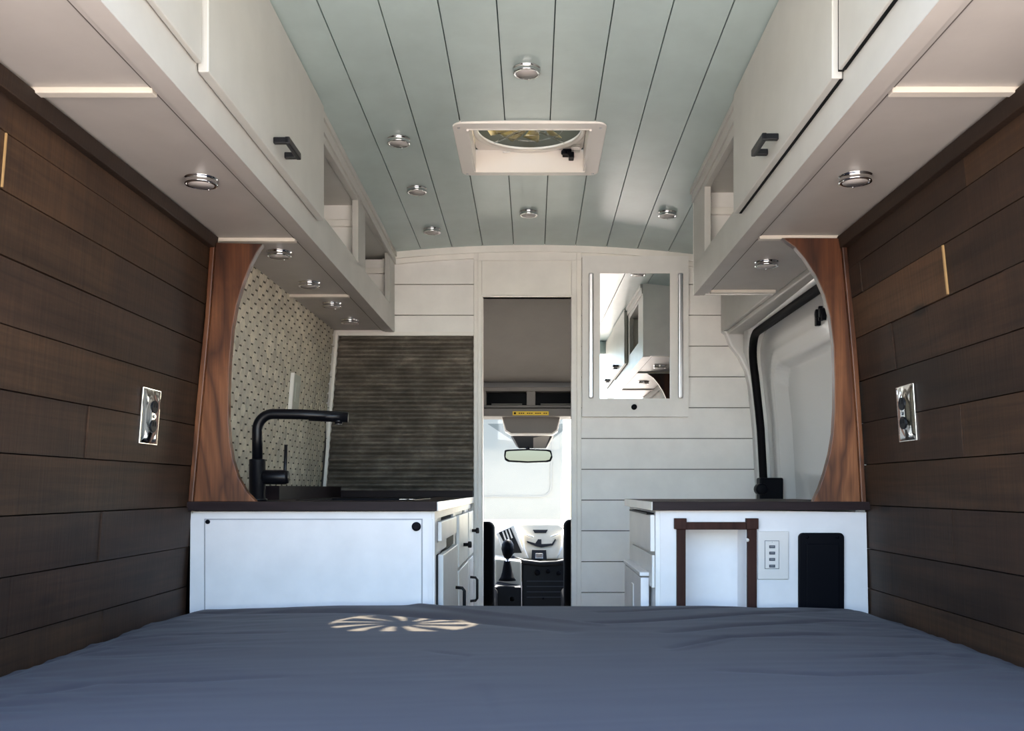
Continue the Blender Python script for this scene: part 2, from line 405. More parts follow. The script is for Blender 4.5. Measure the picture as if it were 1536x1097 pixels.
# ---- overhead storage on both sides
def overhead(side, fx, yend, XW, label, door_split, cub, hnd, nm='overhead_cabinet'):
    # side: -1 left, +1 right ; fx: face x (signed) ; s points from wall to aisle
    s = -side
    root = thing(nm, label, 'overhead cabinet', (fx+side*.12, 2.3, 1.577))
    zb = 1.577; y0 = .93
    ct = lambda y, x=fx: CZ(x, y)-.001
    dA, dB = door_split        # door 2 near edge, far edge
    # face frame
    f = MB(); x0, x1 = fx, fx+side*.02
    f.px([(y0,zb),(yend,zb),(yend,zb+.095),(y0,zb+.095)], x0, x1)
    f.px([(y0,1.868),(yend,1.868),(yend,ct(yend)),(y0,ct(y0))], x0, x1)
    f.px([(y0,zb+.09),(dB+.05,zb+.09),(dB+.05,1.87),(y0,1.87)], x0+side*.002, x1)
    for (a, b) in cub['stiles']: f.px([(a,zb+.09),(b,zb+.09),(b,1.87),(a,1.87)], x0, x1)
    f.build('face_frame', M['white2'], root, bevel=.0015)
    # top moulding against the ceiling
    f = MB(); f.px([(dB,ct(dB)-.045),(yend,ct(yend)-.045),(yend,ct(yend)),(dB,ct(dB))], x0-side*.006, x0+side*.002)
    f.px([(dB,ct(dB)-.018),(yend,ct(yend)-.018),(yend,ct(yend)),(dB,ct(dB))], x0-side*.012, x0-side*.004)
    f.build('top_moulding', M['white2'], root, bevel=.001)
    # carcass
    f = MB(); xw = XW(1.6)
    f.box(fx+side*.0525, xw-side*(-.01), y0, yend, 1.588, 1.60)
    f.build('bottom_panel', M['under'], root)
    f = MB(); f.box(fx+side*.0195, fx+side*.034, y0, yend, zb, zb+.012); f.box(fx, fx+side*.0195, y0, yend, zb-.0006, zb+.001)
    f.box(fx+side*.0385, fx+side*.047, y0, yend, zb+.006, zb+.02); f.box(fx+side*.034, fx+side*.0385, y0, yend, zb+.010, zb+.02, 1)
    f.box(fx+side*.0470, fx+side*.0525, y0, yend, zb+.0095, zb+.02, 1)
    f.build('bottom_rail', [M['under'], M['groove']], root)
    f = MB()
    f.px([(y0,1.60),(yend,1.60),(yend,1.94),(y0,1.96)], XW(1.75)-side*.004, XW(1.75)+side*.004)
    f.box(fx+side*.02, XW(1.75), y0, yend, zb+.06, zb+.066)
    f.box(fx+side*.02, XW(1.75), cub['div'][0], yend, 1.872, 1.878)
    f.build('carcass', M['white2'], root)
    for yd in cub['div']: B(fx+side*.02, XW(1.75), yd, yd+.012, zb+.066, ct(yd)-.04).build('divider', M['white'], root)
    for yd in cub['div'][1:]: B(fx+side*.02, XW(1.75), yd-.016, yd, 1.80, 1.822).build('inner_batten', M['trimw'], root, bevel=.002)
    if side > 0: B(fx, XW(1.6), yend, yend+.012, 1.58, 1.95).build('end_panel', M['white'], root)
    # battens across the underside
    for yb in cub['batten']:
        f = MB(); f.box(fx+side*.049, XW(1.58)-side*.004, yb, yb+.020, zb+.002, 1.589)
        f.build('batten', M['battenp'], root, bevel=.0015)
    # doors with handles
    for k, (a, b, off, z0) in enumerate(((.94, dA-.008, .012, 1.648), (dA, dB, .020, 1.638))):
        f = MB(); xa, xb = fx-side*.001, fx-side*off
        f.px([(a,z0),(b,z0),(b,ct(b,fx)-.006),(a,ct(a,fx)-.006)], xa-side*.001, xb-side*.0)
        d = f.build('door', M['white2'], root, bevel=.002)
        if side > 0:
            B(fx-.0065, fx-.0005, a+.002, b-.004, z0-.0012, z0-.0002).build('shadow_gap', M['rubber'], d)
            if k == 0: B(fx-.010, fx-.0005, b, b+.0078, z0+.001, z0+.28).build('shadow_gap', M['rubber'], d)
        ya = (a+b)/2 - .045 if k == 0 else hnd
        h = MB(); xo = xb
        h.box(xo, xo-side*.030, ya-.006, ya+.006, 1.662, 1.675); h.box(xo, xo-side*.030, ya+.080, ya+.092, 1.662, 1.675)
        h.px([(ya-.006,1.661),(ya+.092,1.661),(ya+.092,1.676),(ya-.006,1.676)], xo-side*.024, xo-side*.034)
        h.build('handle', M['black'], d, bevel=.002)
    return root
overhead(-1, -.554, 3.745, XL, 'long white overhead cabinet above the kitchen counter with two open cubbies', (1.538, 2.39),
         dict(stiles=[(2.40,2.455),(2.965,3.09),(3.62,3.745)], div=[2.42,3.03,3.69], batten=[1.480,2.368,3.055]), 1.925)
overhead(1, .521, 3.02, XR, 'shorter white overhead cabinet on the sliding door side with one open cubby', (1.5625, 2.33),
         dict(stiles=[(2.35,2.42),(2.83,3.02)], div=[2.36,2.90], batten=[1.478,2.345,2.985]), 1.905)

# ---- puck lights
def puck():
    r = thing('puck_light', 'x', 'puck light', (0,0,0), 'chrome puck lights')
    ring = MB().lathe([(.0335,0),(.0338,-.002),(.0315,-.003),(.0315,-.010),(.0325,-.011),(.0325,-.014),(.0265,-.0145),(.0255,-.012)], (0,0,0), n=40)
    ring.build('chrome_ring', M['chrome'], r)
    MB().lathe([(.0001,-.0105),(.0253,-.0115),(.0253,-.0145),(.0001,-.0148)], (0,0,0), n=40).build('lens', M['lens'], r)
    for a in (80, 200, 320):
        MB().lathe([(.0022,-.0142),(.0018,-.0158)], (.0295*math.cos(math.radians(a)), .0295*math.sin(math.radians(a)), 0), n=8).build('screw', M['chrome'], r)
    return r
pl = []
for px, py, lab in ((790,103,'large chrome puck light on the teal ceiling nearest the camera, behind the roof fan'),
                    (598,209,'chrome puck light first in the row of three on the left of the ceiling'),
                    (625,283,'chrome puck light in the middle of the row of three left of the fan'),
                    (648,344,'small chrome puck light last of the left row of three, nearest the partition'),
                    (793,318,'chrome puck light on the ceiling between the roof fan and the partition'),
                    (1001,319,'chrome puck light on the ceiling right of the fan, above the mirror cabinet')):
    Y = 1.084*F/((734-py)+.029*F)
    for _ in range(5):
        x = PX(px, Y); Y = (CZ(x, 0)-EYE)*F/((734-py)+.029*F)
    pl.append(((x, Y, CZ(x, Y)+.0005), lab))
for px, py, z, lab in ((302,268,1.588,'chrome puck light under the left overhead cabinet, nearest the camera over the bed'),
                    (419,378,1.588,'chrome puck light under the left cabinet just past the walnut arch'),
                    (464,424,1.588,'second chrome puck light past the walnut arch, above the faucet'),
                    (498,455,1.588,'chrome puck light under the left cabinet past the last batten'),
                    (525,480,1.588,'smallest chrome puck light, deepest under the left cabinet by the metal panel'),
                    (1283,264,1.588,'chrome puck light under the right overhead cabinet over the bed'),
                    (1150,393,1.588,'chrome puck light under the right cabinet beyond the walnut arch')):
    Y = (z-EYE)*F/(734-py); pl.append(((PX(px, Y), Y, z+.0005), lab))
pk = puck(); pk.location = pl[0][0]; pk['label'] = pl[0][1]
for loc, lab in pl[1:]: dup(pk, loc, lab)

# ---- roof fan
fr = thing('roof_fan', 'square white roof vent fan with smoked lid set in the teal ceiling', 'roof fan', (-.01, 2.75, 1.95))
zc = lambda y: CZ(0, y)
f = MB()
def ringpoly(o, i, z0, z1, mb):   # frame between outer and inner loops of equal length
    n = len(o); O0 = [(x,y,z0(y)) for x,y in o]; I0 = [(x,y,z0(y)) for x,y in i]; O1 = [(x,y,z1(y)) for x,y in o]; I1 = [(x,y,z1(y)) for x,y in i]
    vs = O0+I0+O1+I1; fs = []
    for k in range(n):
        j = (k+1) % n
        fs += [(k,j,n+j,n+k), (2*n+k,2*n+j,3*n+j,3*n+k), (k,j,2*n+j,2*n+k), (n+k,n+j,3*n+j,3*n+k)]
    mb.add(vs, fs)
o = rrect(-.222, .205, 2.556, 2.948, .028); i = rrect(FX0+.004, FX1-.004, FY0+.003, FY1-.003, .004)
ringpoly(o, i, lambda y: zc(y)-.008, lambda y: zc(y)+.001, f)
f.build('flange', M['plastic'], fr, bevel=.002)
f = MB(); zt = 2.10
x0, x1, y0, y1 = FX0+.002, FX1-.002, FY0+.002, FY1-.002; zt = 2.012
f.box(x0,x0+.006,y0,y1,zc(2.75)-.009,zt); f.box(x1-.006,x1,y0,y1,zc(2.75)-.009,zt); f.box(x0+.006,x1-.006,y0,y0+.006,zc(2.6)-.009,zt); f.box(x0+.006,x1-.006,y1-.006,y1,zc(2.92)-.009,zt)
f.build('shaft', M['plastic'], fr)
f = MB(); zt = 2.10
f.box(x0,x0+.006,y0,y1,2.0125,zt); f.box(x1-.006,x1,y0,y1,2.0125,zt); f.box(x0+.006,x1-.006,y0,y0+.006,2.0125,zt); f.box(x0+.006,x1-.006,y1-.006,y1,2.0125,zt)
f.build('upper_housing', mat('dark_olive_housing', (.05,.044,.026), .6), fr)
cx, cy = -.010, 2.757; f = MB()
zr = 2.004; n = 64
inner = [(cx+.153*math.cos(2*math.pi*k/n), cy+.153*math.sin(2*math.pi*k/n)) for k in range(n)]
outer = []
for k in range(n):
    a = 2*math.pi*k/n; c_, s_ = math.cos(a), math.sin(a); t = 1/max(abs(c_)/.166, abs(s_)/.158); outer.append((cx+t*c_, cy+t*s_))
ringpoly(outer, inner, lambda y: zr+.006, lambda y: zr+.012, f)
f.lathe([(.153,zr),(.160,zr-.003),(.167,zr),(.167,zr+.007),(.153,zr+.007)], (cx,cy,0), n=64, caps=False)
f.build('bezel', M['plastic'], fr)
# screen spokes + blades + hub
f = MB()
f.lathe([(.0001,zr+.018),(.030,zr+.018),(.036,zr+.026),(.036,zr+.045),(.0001,zr+.05)], (cx,cy,0), n=32)
for k in range(11):
    a = 2*math.pi*k/11+.15
    P = []
    for t in range(7):
        r = .034+.108*t/6; row = []
        for q in range(5):
            u = (q/4-.5)*(.016+.030*t/6); aa = a + .25*t/6
            row.append((cx+r*math.cos(aa)-u*math.sin(aa), cy+r*math.sin(aa)+u*math.cos(aa), zr+.032+u*.40))
        P.append(row)
    f.grid(P)
f.build('fan_blade', M['blade'], fr, solid=.0015)
f = MB()
for k in range(4):
    a = math.pi*k/2+math.pi/4
    f.tube([(cx+.02*math.cos(a), cy+.02*math.sin(a), zr+.014), (cx+.155*math.cos(a), cy+.155*math.sin(a), zr+.010)], .0035, 8)
for rr in (.055,.10): f.tube([(cx+rr*math.cos(2*math.pi*k/40), cy+rr*math.sin(2*math.pi*k/40), zr+.012) for k in range(41)], .0013, 6)
f.build('guard', M['clear'], fr)
f = MB(); P = []
for i_ in range(13):
    row = []
    for j_ in range(13):
        u, v = i_/6-1, j_/6-1
        row.append((cx+u*.20, cy+v*.19, 2.105+.045*(1-u**4)*(1-v**4)))
    P.append(row)
f.grid(P); f.build('smoked_lid', M['smoke'], fr)
f = MB(); f.box(.093,.120,2.885,2.912,1.985,2.003); f.box(.112,.128,2.880,2.914,1.975,1.992); f.lathe([(.010,0),(.010,.012)], (.098,2.885,1.985), 'z', 16)
f.build('crank_knob', M['blackp'], fr, bevel=.002)
B(.118,.146,2.86,2.90,1.996,2.008).build('clear_cover', M['clear'], fr, bevel=.001)
f = MB().tube([(-.082+.010*math.cos(t*.5), 2.89+.006*math.sin(t*.5), 1.994+.004*math.sin(t*.5)) for t in range(14)], .0016, 6); f.build('pull_ring', M['plastic'], fr)
for (x_, y_) in ((-.205,2.585),(.188,2.585),(-.205,2.93),(.188,2.93)): MB().lathe([(.004,-.0085),(.003,-.0105)], (x_,y_,zc(y_)), n=12).build('screw', M['brushed'], fr)

# ================================================================ KITCHEN SIDE (left)
ARY = 2.335
def arch(side, inner, outer, strip_in, lab):
    s_ = lambda p: (PX(p[0], ARY), PZ(p[1], ARY))
    root = thing('walnut_arch_panel', lab, 'wood panel', (PX(inner[-1][0], ARY), ARY, PZ(753, ARY)), 'walnut arch panels')
    poly = [s_(p) for p in inner] + [s_(p) for p in strip_in[::-1]]
    mb = MB().py(poly, ARY, ARY+.022, smooth=False); mb.build('curved_panel', M['walnut'], root, bevel=.0015)
    poly = [s_(p) for p in strip_in] + [s_(p) for p in outer[::-1]]
    mb = MB().py(poly, ARY-.010, ARY+.02); o_ = mb.build('edge_strip', M['walnut'], root, bevel=.002)
    return root
Li = [(394,366),(385,379),(375,398),(364.6,424.6),(355,457),(348.6,492),(344,544),(342.5,590),(342.3,633),(344.5,664),(349,690),(357,716),(369,737),(384,753)]
Ls = [(324,364),(316,480),(305,600),(291,753)]
Lo = [(317,364),(309,480),(297,600),(284,753)]
Ri = [(1173,357),(1193,371),(1208,389),(1224,414),(1236.5,442),(1245,475),(1250.5,518.6),(1252,570),(1252,612),(1250,650),(1245,680),(1237,710),(1229,733),(1219,754)]
Rs = [(1260,357),(1268,440),(1277,540),(1285,650),(1290.5,754)]
Ro = [(1267,357),(1276,440),(1285,540),(1292,650),(1297.5,754)]
arch(-1, Li, Lo, Ls, 'curved walnut end panel on the left between plank wall and hexagon tiles')
arch(1, Ri, Ro, Rs, 'curved walnut end panel on the right framing the sliding van door')

# tile backsplash
root = thing('tile_backsplash', 'grey green hexagon mosaic backsplash on the wall behind the faucet', 'backsplash', (XL(1.2), 3.05, .92))
g = MB(); zz = [.90,1.05,1.2,1.4,1.60]
for a, b in zip(zz, zz[1:]):
    xa, xb = XL(a)+.006, XL(b)+.006
    g.loft([(xa-.012,2.358,a),(xa,2.358,a),(xb,2.358,b),(xb-.012,2.358,b)], [(xa-.012,3.72,a),(xa,3.72,a),(xb,3.72,b),(xb-.012,3.72,b)])
g.build('grout', M['grout'], root)
t = MB(); s = .0225; hh = s*math.sqrt(3)
col = 0; y = 2.345
while y < 3.74:
    z = .905 + (hh/2 if col % 2 else 0)
    while z < 1.59:
        r = s*.965
        v = random.uniform(.85, 1.12); w = random.uniform(-.5,.5)
        v = v*random.uniform(.86,1.1); c = (.62*v+.01*w, .56*v, .45*v-.012*w)
        pts = []
        for k in range(6):
            a = math.pi/3*k; yy = min(max(y+r*math.cos(a), 2.345), 3.744); zz_ = min(z+r*math.sin(a), 1.592)
            pts.append((yy, zz_))
        # leave a shadow gap above/below: tiles slightly shorter than the pitch
        A = [(XL(zz_)+.005, yy, z+(zz_-z)*.93) for yy, zz_ in pts]; Dp = [(XL(zz_)+.0088, y+(yy-y)*.93, z+(zz_-z)*.84) for yy, zz_ in pts]
        t.loft(A, Dp, 0, c)
        z += hh
    y += 1.5*s; col += 1
t.build('hexagon_tiles', M['tile'], root)
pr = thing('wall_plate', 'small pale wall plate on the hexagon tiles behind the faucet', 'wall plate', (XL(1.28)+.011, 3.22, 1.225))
g = MB(); zz = [1.222,1.342]
g.loft([(XL(a)+.010+d,yy,a) for a,d,yy in ((1.222,0,3.165),(1.222,.008,3.165),(1.342,.008,3.165),(1.342,0,3.165))], [(XL(a)+.010+d,yy,a) for a,d,yy in ((1.222,0,3.26),(1.222,.008,3.26),(1.342,.008,3.26),(1.342,0,3.26))])
g.build('plate', painted('grey_green_plate', (.46,.47,.40), .4), pr, bevel=.001)
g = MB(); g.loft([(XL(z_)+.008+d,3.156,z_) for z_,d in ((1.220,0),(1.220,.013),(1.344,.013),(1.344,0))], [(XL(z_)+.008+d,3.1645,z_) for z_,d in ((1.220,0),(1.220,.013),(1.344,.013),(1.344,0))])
g.build('lit_edge', M['trimw'], pr)  # white strip paints in the brightness of the plate's camera-facing edge
g = MB(); g.loft([(XL(1.25)+.018,3.195,1.25),(XL(1.25)+.0205,3.195,1.25),(XL(1.315)+.0205,3.195,1.315),(XL(1.315)+.018,3.195,1.315)], [(XL(1.25)+.018,3.23,1.25),(XL(1.25)+.0205,3.23,1.25),(XL(1.315)+.0205,3.23,1.315),(XL(1.315)+.018,3.23,1.315)])
g.build('rocker_switch', painted('grey_green_rocker', (.50,.51,.44), .4), pr)

# corrugated metal panel
g = MB(); P = []
nz = 22*10; z0, z1 = .925, 1.563
for k in range(nz+1):
    z = z0+(z1-z0)*k/nz; yy = 3.742 - .0058*(1+math.sin(2*math.pi*(z-z0)/.0336))
    xl = XL(z)+.03
    P.append([(xl+(-.237-xl)*q/30, yy + .0010*noise.noise(Vector((q*.5, z*3, 3))), z) for q in range(31)])
g.grid(P)
tag(g.build('corrugated_metal_panel', M['corr'], solid=.001), 'dark tarnished corrugated metal panel left of the cab doorway', 'metal panel')

# left countertop
root = thing('countertop', 'dark brown kitchen countertop with pale aisle edge carrying the black faucet', 'countertop', (-.55, 3.0, .895), 'dark brown countertops')
SKX0, SKX1, SKY0, SKY1 = -.66, -.34, 2.62, 3.05
g = MB()
g.box(-.861,SKX0,2.322,3.748,.896,.9185); g.box(SKX1,-.238,2.322,3.748,.896,.9185); g.box(SKX0,SKX1,2.322,SKY0,.896,.9185); g.box(SKX0,SKX1,SKY1,3.748,.896,.9185)
g.build('slab', M['slab'])
so = bpy.data.objects['slab']; so.parent = root; so.location = so.location-root.location
B(-.238,-.2345,2.322,3.748,.895,.9185).build('edge_band', M['edge'], root, bevel=.0008)
B(-.82,-.238,3.70,3.732,.918,.944).build('upstand', M['slab'], root, bevel=.001)
B(-.852,-.76,2.80,3.70,.918,.960).build('wall_ledge', M['slab'], root, bevel=.001)
# sink
root = thing('sink', 'low steel rimmed sink set in the left countertop beside the faucet', 'sink', ((SKX0+SKX1)/2, (SKY0+SKY1)/2, .80))
g = MB(); x0,x1,y0,y1 = SKX0+.002,SKX1-.002,SKY0+.002,SKY1-.002
g.box(x0,x1,y0,y1,.76,.765); g.box(x0,x0+.004,y0,y1,.76,.918); g.box(x1-.004,x1,y0,y1,.76,.918); g.box(x0,x1,y0,y0+.004,.76,.918); g.box(x0,x1,y1-.004,y1,.76,.918)
g.build('basin', M['blackp'], root)
g = MB(); ringpoly(rrect(SKX0-.008,SKX1+.008,SKY0-.008,SKY1+.008,.02), rrect(SKX0+.008,SKX1-.008,SKY0+.008,SKY1-.008,.015), lambda y:.9186, lambda y:.9205, g)
g.build('rim', M['blackp'], root)
for a, b in ((-.372,-.352),(-.345,-.332)): B(a,b,2.60,2.64,.9206,.9225).build('rim_clip', M['chrome'], root, bevel=.0005)
# faucet
FXc, FYc = -.7375, 2.50
root = thing('faucet', 'matt black swan neck kitchen faucet on the left countertop', 'faucet', (FXc, FYc, .9185))
MB().lathe([(.026,.9187),(.026,.924),(.0215,.926),(.0215,1.028),(.020,1.030),(.014,1.031)], (FXc,FYc,0), n=36).build('base_column', M['black'], root)
pts = [(FXc,FYc,1.02),(FXc,FYc,1.10)]; R = .043; zt = 1.1515
for k in range(11):
    a = math.radians(180-9*k); pts.append((FXc+R+R*math.cos(a), FYc, zt-R+R*math.sin(a)))
pts += [(-.62,FYc+.003,zt-.001),(-.50,FYc+.012,zt-.007)]
MB().tube(pts, .0138, 20).build('spout', M['black'], root)
g = MB(); g.tube([(-.60,FYc+.006,zt-.004),(-.497,FYc+.012,zt-.008)], .0145, 20); g.lathe([(.0105,-.026),(.0115,-.012)], (-.522,FYc+.011,zt), n=20); g.build('spray_head', M['black'], root)
MB().lathe([(.009,-.027),(.009,-.0262)], (-.522,FYc+.011,zt), n=20).build('aerator', M['brushed'], root)
g = MB(); g.lathe([(.0175,.015),(.0195,.02),(.0195,.075),(.0165,.083)], (FXc,FYc,.982), 'x', 28); lv = g.build('lever_body', M['black'], root)
g = MB(); g.tube([(-.664,FYc,.985),(-.663,FYc,1.0),(-.661,FYc,1.069)], [.006,.0045,.0042], 12); g.build('lever_handle', M['black'], lv)

# left base cabinet
root = thing('base_cabinet', 'white kitchen base cabinet under the left countertop with drawers facing the aisle', 'base cabinet', (-.56, 3.04, 0), 'white base cabinets')
LY = 2.345
MB().box(-.855,-.256,LY+.012,3.745,.0,.755).box(-.855,-.256,LY+.012,2.605,.7551,.894).box(-.855,-.256,3.065,3.745,.7551,.894).build('body', M['end_white'], root)
g = MB(); g.py([(-.868,.0),(-.254,.0),(-.254,.894),(-.860,.894)], LY, LY+.012); g.build('end_panel', M['end_white'], root, bevel=.001)
MB().box(-.8245,-.2765,LY-.0012,LY-.0002,.30,.8755).build('panel_gap', M['seam'], root)
g = MB(); g.box(-.822,-.279,LY-.0045,LY-.0013,.30,.873); g.build('access_panel', M['end_white'], root, bevel=.0015)
B(-.261,-.250,LY-.004,LY,.0,.873).build('corner_strip', M['end_white'], root)
ARYp = LY
for px, py, r in ((313,783,.0055),(625,790,.0115)):
    g = MB(); g.lathe([(r,-.010),(r,-.006),(r*.8,-.0125),(.0001,-.0125)] if 0 else [(r,-.005),(r,-.009),(r*.85,-.0105),(r*.4,-.0095),(.0001,-.0095)], (PX(px,LY),LY,PZ(py,LY)), 'y', 20)
    g.build('push_latch', M['blackp'], root)
ff = -.254
g = MB()
g.box(ff,-.246,LY,3.745,.874,.894)
g.box(ff,-.246,LY,2.40,0,.874); g.box(ff,-.246,2.89,2.975,0,.874); g.box(ff,-.246,3.385,3.43,0,.874); g.box(ff,-.246,3.705,3.745,0,.874)
g.box(ff,-.246,2.40,2.89,.785,.812)
g.build('face_frame', M['white'], root, bevel=.001)
B(-.2461,-.2452,2.375,2.43,.30,.782).build('dark_gap', M['rubber'], root); B(-.2461,-.2452,2.66,2.885,.782,.812).build('dark_gap', M['rubber'], root)
def dr(name, ya, yb, z0, z1, knob=None, bow=None, xo=-.234):
    d = B(-.2450, xo, ya, yb, z0, z1).build(name, M['white'], root, bevel=.002)
    if knob:
        MB().lathe([(.006,0),(.006,.014),(.011,.016),(.011,.026),(.008,.028)], (xo,knob[0],knob[1]), 'x', 16).build('knob', M['black'], d)
    if bow:
        y_, za, zb = bow; MB().tube([(xo,y_,za),(xo+.020,y_,za+.002),(xo+.026,y_,za+.010),(xo+.026,y_,zb-.010),(xo+.020,y_,zb-.002),(xo,y_,zb)], .005, 10).build('handle', M['black'], d)
dr('drawer', 2.405, 2.87, .815, .866)
dr('door', 2.415, 2.885, .30, .780, bow=(2.80,.545,.655), xo=-.231)
dr('drawer', 2.98, 3.38, .700, .866, knob=(3.16,.762))
dr('drawer', 3.435, 3.70, .700, .866, knob=(3.60,.790))
dr('door', 2.98, 3.38, .30, .690)
dr('door', 3.435, 3.70, .30, .690, bow=(3.50,.53,.62))

# ---- partition furniture: mirror cabinet
Ym = 3.742
root = thing('mirror_cabinet', 'white wall cabinet with mirror and two light strips right of the doorway', 'mirror cabinet', (.41, 3.735, PZ(625,3.72)))
x0, x1, z0, z1 = PX(873.5,3.715), PX(1033,3.715), PZ(625,3.715), PZ(384,3.715)
g = MB(); o = rrect(x0,x1,z0,z1,.001,2); mx0,mx1,mz0,mz1 = PX(900,3.715),PX(1005,3.715),PZ(598,3.715),PZ(410,3.715)
g.box(x0,mx0,3.715,3.749,z0,z1); g.box(mx1,x1,3.715,3.749,z0,z1); g.box(mx0,mx1,3.715,3.749,z0,mz0); g.box(mx0,mx1,3.715,3.749,mz1,z1)
g.build('cabinet_door', M['white'], root)
B(mx0,mx1,3.7185,3.722,mz0,mz1).build('mirror', M['mirror'], root)
g = MB()
for px in (886.5, 1020.5):
    xc = PX(px, 3.715)
    MB().py([(xc+.010*math.cos(a*math.pi/8), 0) for a in range(1)] and [(xc-.010,mz0),(xc+.010,mz0),(xc+.010,mz1),(xc-.010,mz1)], 3.702, 3.7149).build('light_strip', M['brushed'], root, bevel=.006, seg=4)
MB().lathe([(.011,0),(.011,-.010),(.008,-.013),(.004,-.0125),(.0001,-.0125)], (PX(951,3.715),3.715,PZ(611,3.715)), 'y', 20).build('knob', M['blackp'], root)

# ================================================================ SLIDING DOOR SIDE
# soffit above the sliding door
mb = MB()
P0 = [(.753,1.583),(.93,1.60),(.93,1.96),(.70,1.96),(.70,1.745),(.753,1.745)]
A = [(.755,3.745,1.578),(.93,3.745,1.578),(.93,3.745,1.98),(.755,3.745,1.98)]
D = [(.800,2.37,1.600),(.93,2.37,1.60),(.93,2.37,1.98),(.800,2.37,1.98)]
mb.loft(A, D, 0)
A = [(.770,3.745,1.564),(.93,3.745,1.564),(.93,3.745,1.579),(.770,3.745,1.579)]
D = [(.812,2.37,1.578),(.93,2.37,1.578),(.93,2.37,1.601),(.812,2.37,1.601)]
mb.loft(A, D, 0)
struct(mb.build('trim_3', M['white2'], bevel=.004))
# pillar filler with curved edge
cv = [(1081,498),(1087,503),(1093.6,520),(1106,536.5),(1116.5,557),(1123,585),(1127,620),(1130,665),(1133,705),(1134.5,750),(1135,905)]
poly = [(PX(a,3.735), PZ(b,3.735)) for a, b in cv] + [(.96,.49),(.96,1.58)]
mb = MB().py(poly, 3.70, 3.748); struct(mb.build('trim_4', M['doorpaint'], bevel=.006))
# door surround skin with rounded opening: ring between seal and frame
SY0, SY1, SZ = 2.1, 3.675, 1.556
def dpath(off, n=10, R=.16):
    pts = []; r = R-off
    for k in range(12): pts.append((SY1-off, .55+(SZ-R-.55)*k/12))
    for k in range(n+1):
        a = math.radians(90*k/n); pts.append((SY1-R+r*math.cos(a), SZ-R+r*math.sin(a)))
    for k in range(1, 13): pts.append((SY1-R-(SY1-R-SY0)*k/12, SZ-off))
    return pts
a, b = dpath(-.05), dpath(.0)
g = MB(); g.grid([[(XD(z)-.006, y, z) for y, z in a], [(XD(z)+.012, y, z) for y, z in b], [(XD(z)+.06, y, z) for y, z in dpath(.004)]])
struct(g.build('trim_5', M['doorpaint'], solid=.003))
door = thing('sliding_door', 'grey painted sliding van door behind the right counter', 'van door', (.92, 3.0, .0))
g = MB(); g.tube([(XD(z)+.012, y, z) for y, z in dpath(.012)], .0155, 12); g.build('rubber_seal', M['rubber'], door)
# door inner skin with recessed panel
def sstep(e0, e1, v): t = max(0, min(1, (v-e0)/(e1-e0))); return t*t*(3-2*t)
def rr_sd(y, z):     # signed distance to recessed rounded rect y<3.50, z<1.395
    R = .09; qy, qz = y-(3.50-R), z-(1.405-R)
    return math.hypot(max(qy,0), max(qz,0)) + min(max(qy,qz),0) - R
P = []
ys = [2.05+(3.72-2.05)*k/110 for k in range(111)]; zs = [.0+.5*k/5 for k in range(5)]+[.5+(1.62-.5)*k/100 for k in range(101)]
for z in zs:
    P.append([(XD(min(z,1.5))+.045 + (XD(1.2)-XD(1.2)) + .042*sstep(.007,-.007,rr_sd(y,z)) - .006*math.exp(-((rr_sd(y,z)-.05)/.012)**2), y, z) for y in ys])
g = MB(); g.grid(P); g.build('door_panel', M['doorpaint'], door, solid=.004)
B(.99,1.06,2.0,3.80,0,2.05).build('outer_skin', M['shell'], door)
g = MB(); y_, z_ = 2.88, 1.50
xk = XD(1.48)+.038
for dy, dz in ((-.022,0),(.018,.004)): g.lathe([(.014,-.012),(.014,.006)], (xk, 2.86+dy, 1.487+dz), 'x', 14)
g.box(xk-.010,xk+.006,2.822,2.835,1.462,1.496); g.box(xk-.010,xk+.006,2.85,2.86,1.465,1.51); g.box(xk-.010,xk+.006,2.875,2.895,1.455,1.49)
g.build('latch_bracket', M['blackp'], door, bevel=.002)
g = MB(); g.box(.838,.925,3.44,3.50,.80,.992); g.lathe([(.022,-.05),(.022,0)], (.842,3.47,.950), 'y', 16); g.build('roller_housing', M['blackp'], door, bevel=.006)
# van body strip between door and partition / roof
struct(MB().box(.93,1.0,2.0,3.80,1.55,2.06).box(.96,1.0,3.69,3.80,0,1.6).build('wall_right.001', M['shell']))

# right base cabinet
RY = 2.345
root = thing('base_cabinet', 'white base cabinet under the right countertop with brown framed recess facing the bed', 'base cabinet', (.58, 2.66, 0), 'white base cabinets')
rx0, rx1, rz1 = .384, .5365, .8485
B(.3215,.845,RY+.10,2.985,0,.894).build('body', M['end_white'], root)
g = MB(); g.box(.3205,rx0,RY,RY+.10,0,.896); g.py([(rx1,0),(.848,0),(.846,.5),(.838,.892),(rx1,.896)], RY, RY+.10); g.box(rx0,rx1,RY,RY+.10,rz1,.896)
g.build('end_panel', M['end_white'], root)
g = MB(); yf = RY-.010
g.box(.361,.383,yf,RY+.004,.3,.8685); g.box(.5375,.561,yf,RY+.004,.3,.8685); g.box(.36,.561,yf-.001,RY+.004,.8485,.8675)
g.box(.3545,.3845,yf-.006,RY+.002,.850,.877); g.box(.534,.564,yf-.006,RY+.002,.850,.877)
g.build('recess_frame', M['brownframe'], root, bevel=.0008)
g = MB(); g.lathe([(.0045,-.004),(.0045,0)], (.5365,yf,.8225), 'y', 10); g.build('catch', M['plastic'], root)
g = MB(); g.box(.309,.3215,RY+.005,2.975,.0,.896); g.build('face_frame', M['white'], root, bevel=.001)
d = B(.297,.3085,RY+.012,2.83,.792,.885).build('drawer', M['white'], root, bevel=.002)
g = MB(); g.box(.290,.3085,RY+.03,2.80,.8852,.8895); g.build('finger_pull', M['blackp'], d)
B(.301,.3085,RY+.012,2.83,.70,.783).build('drawer', M['white'], root, bevel=.002)
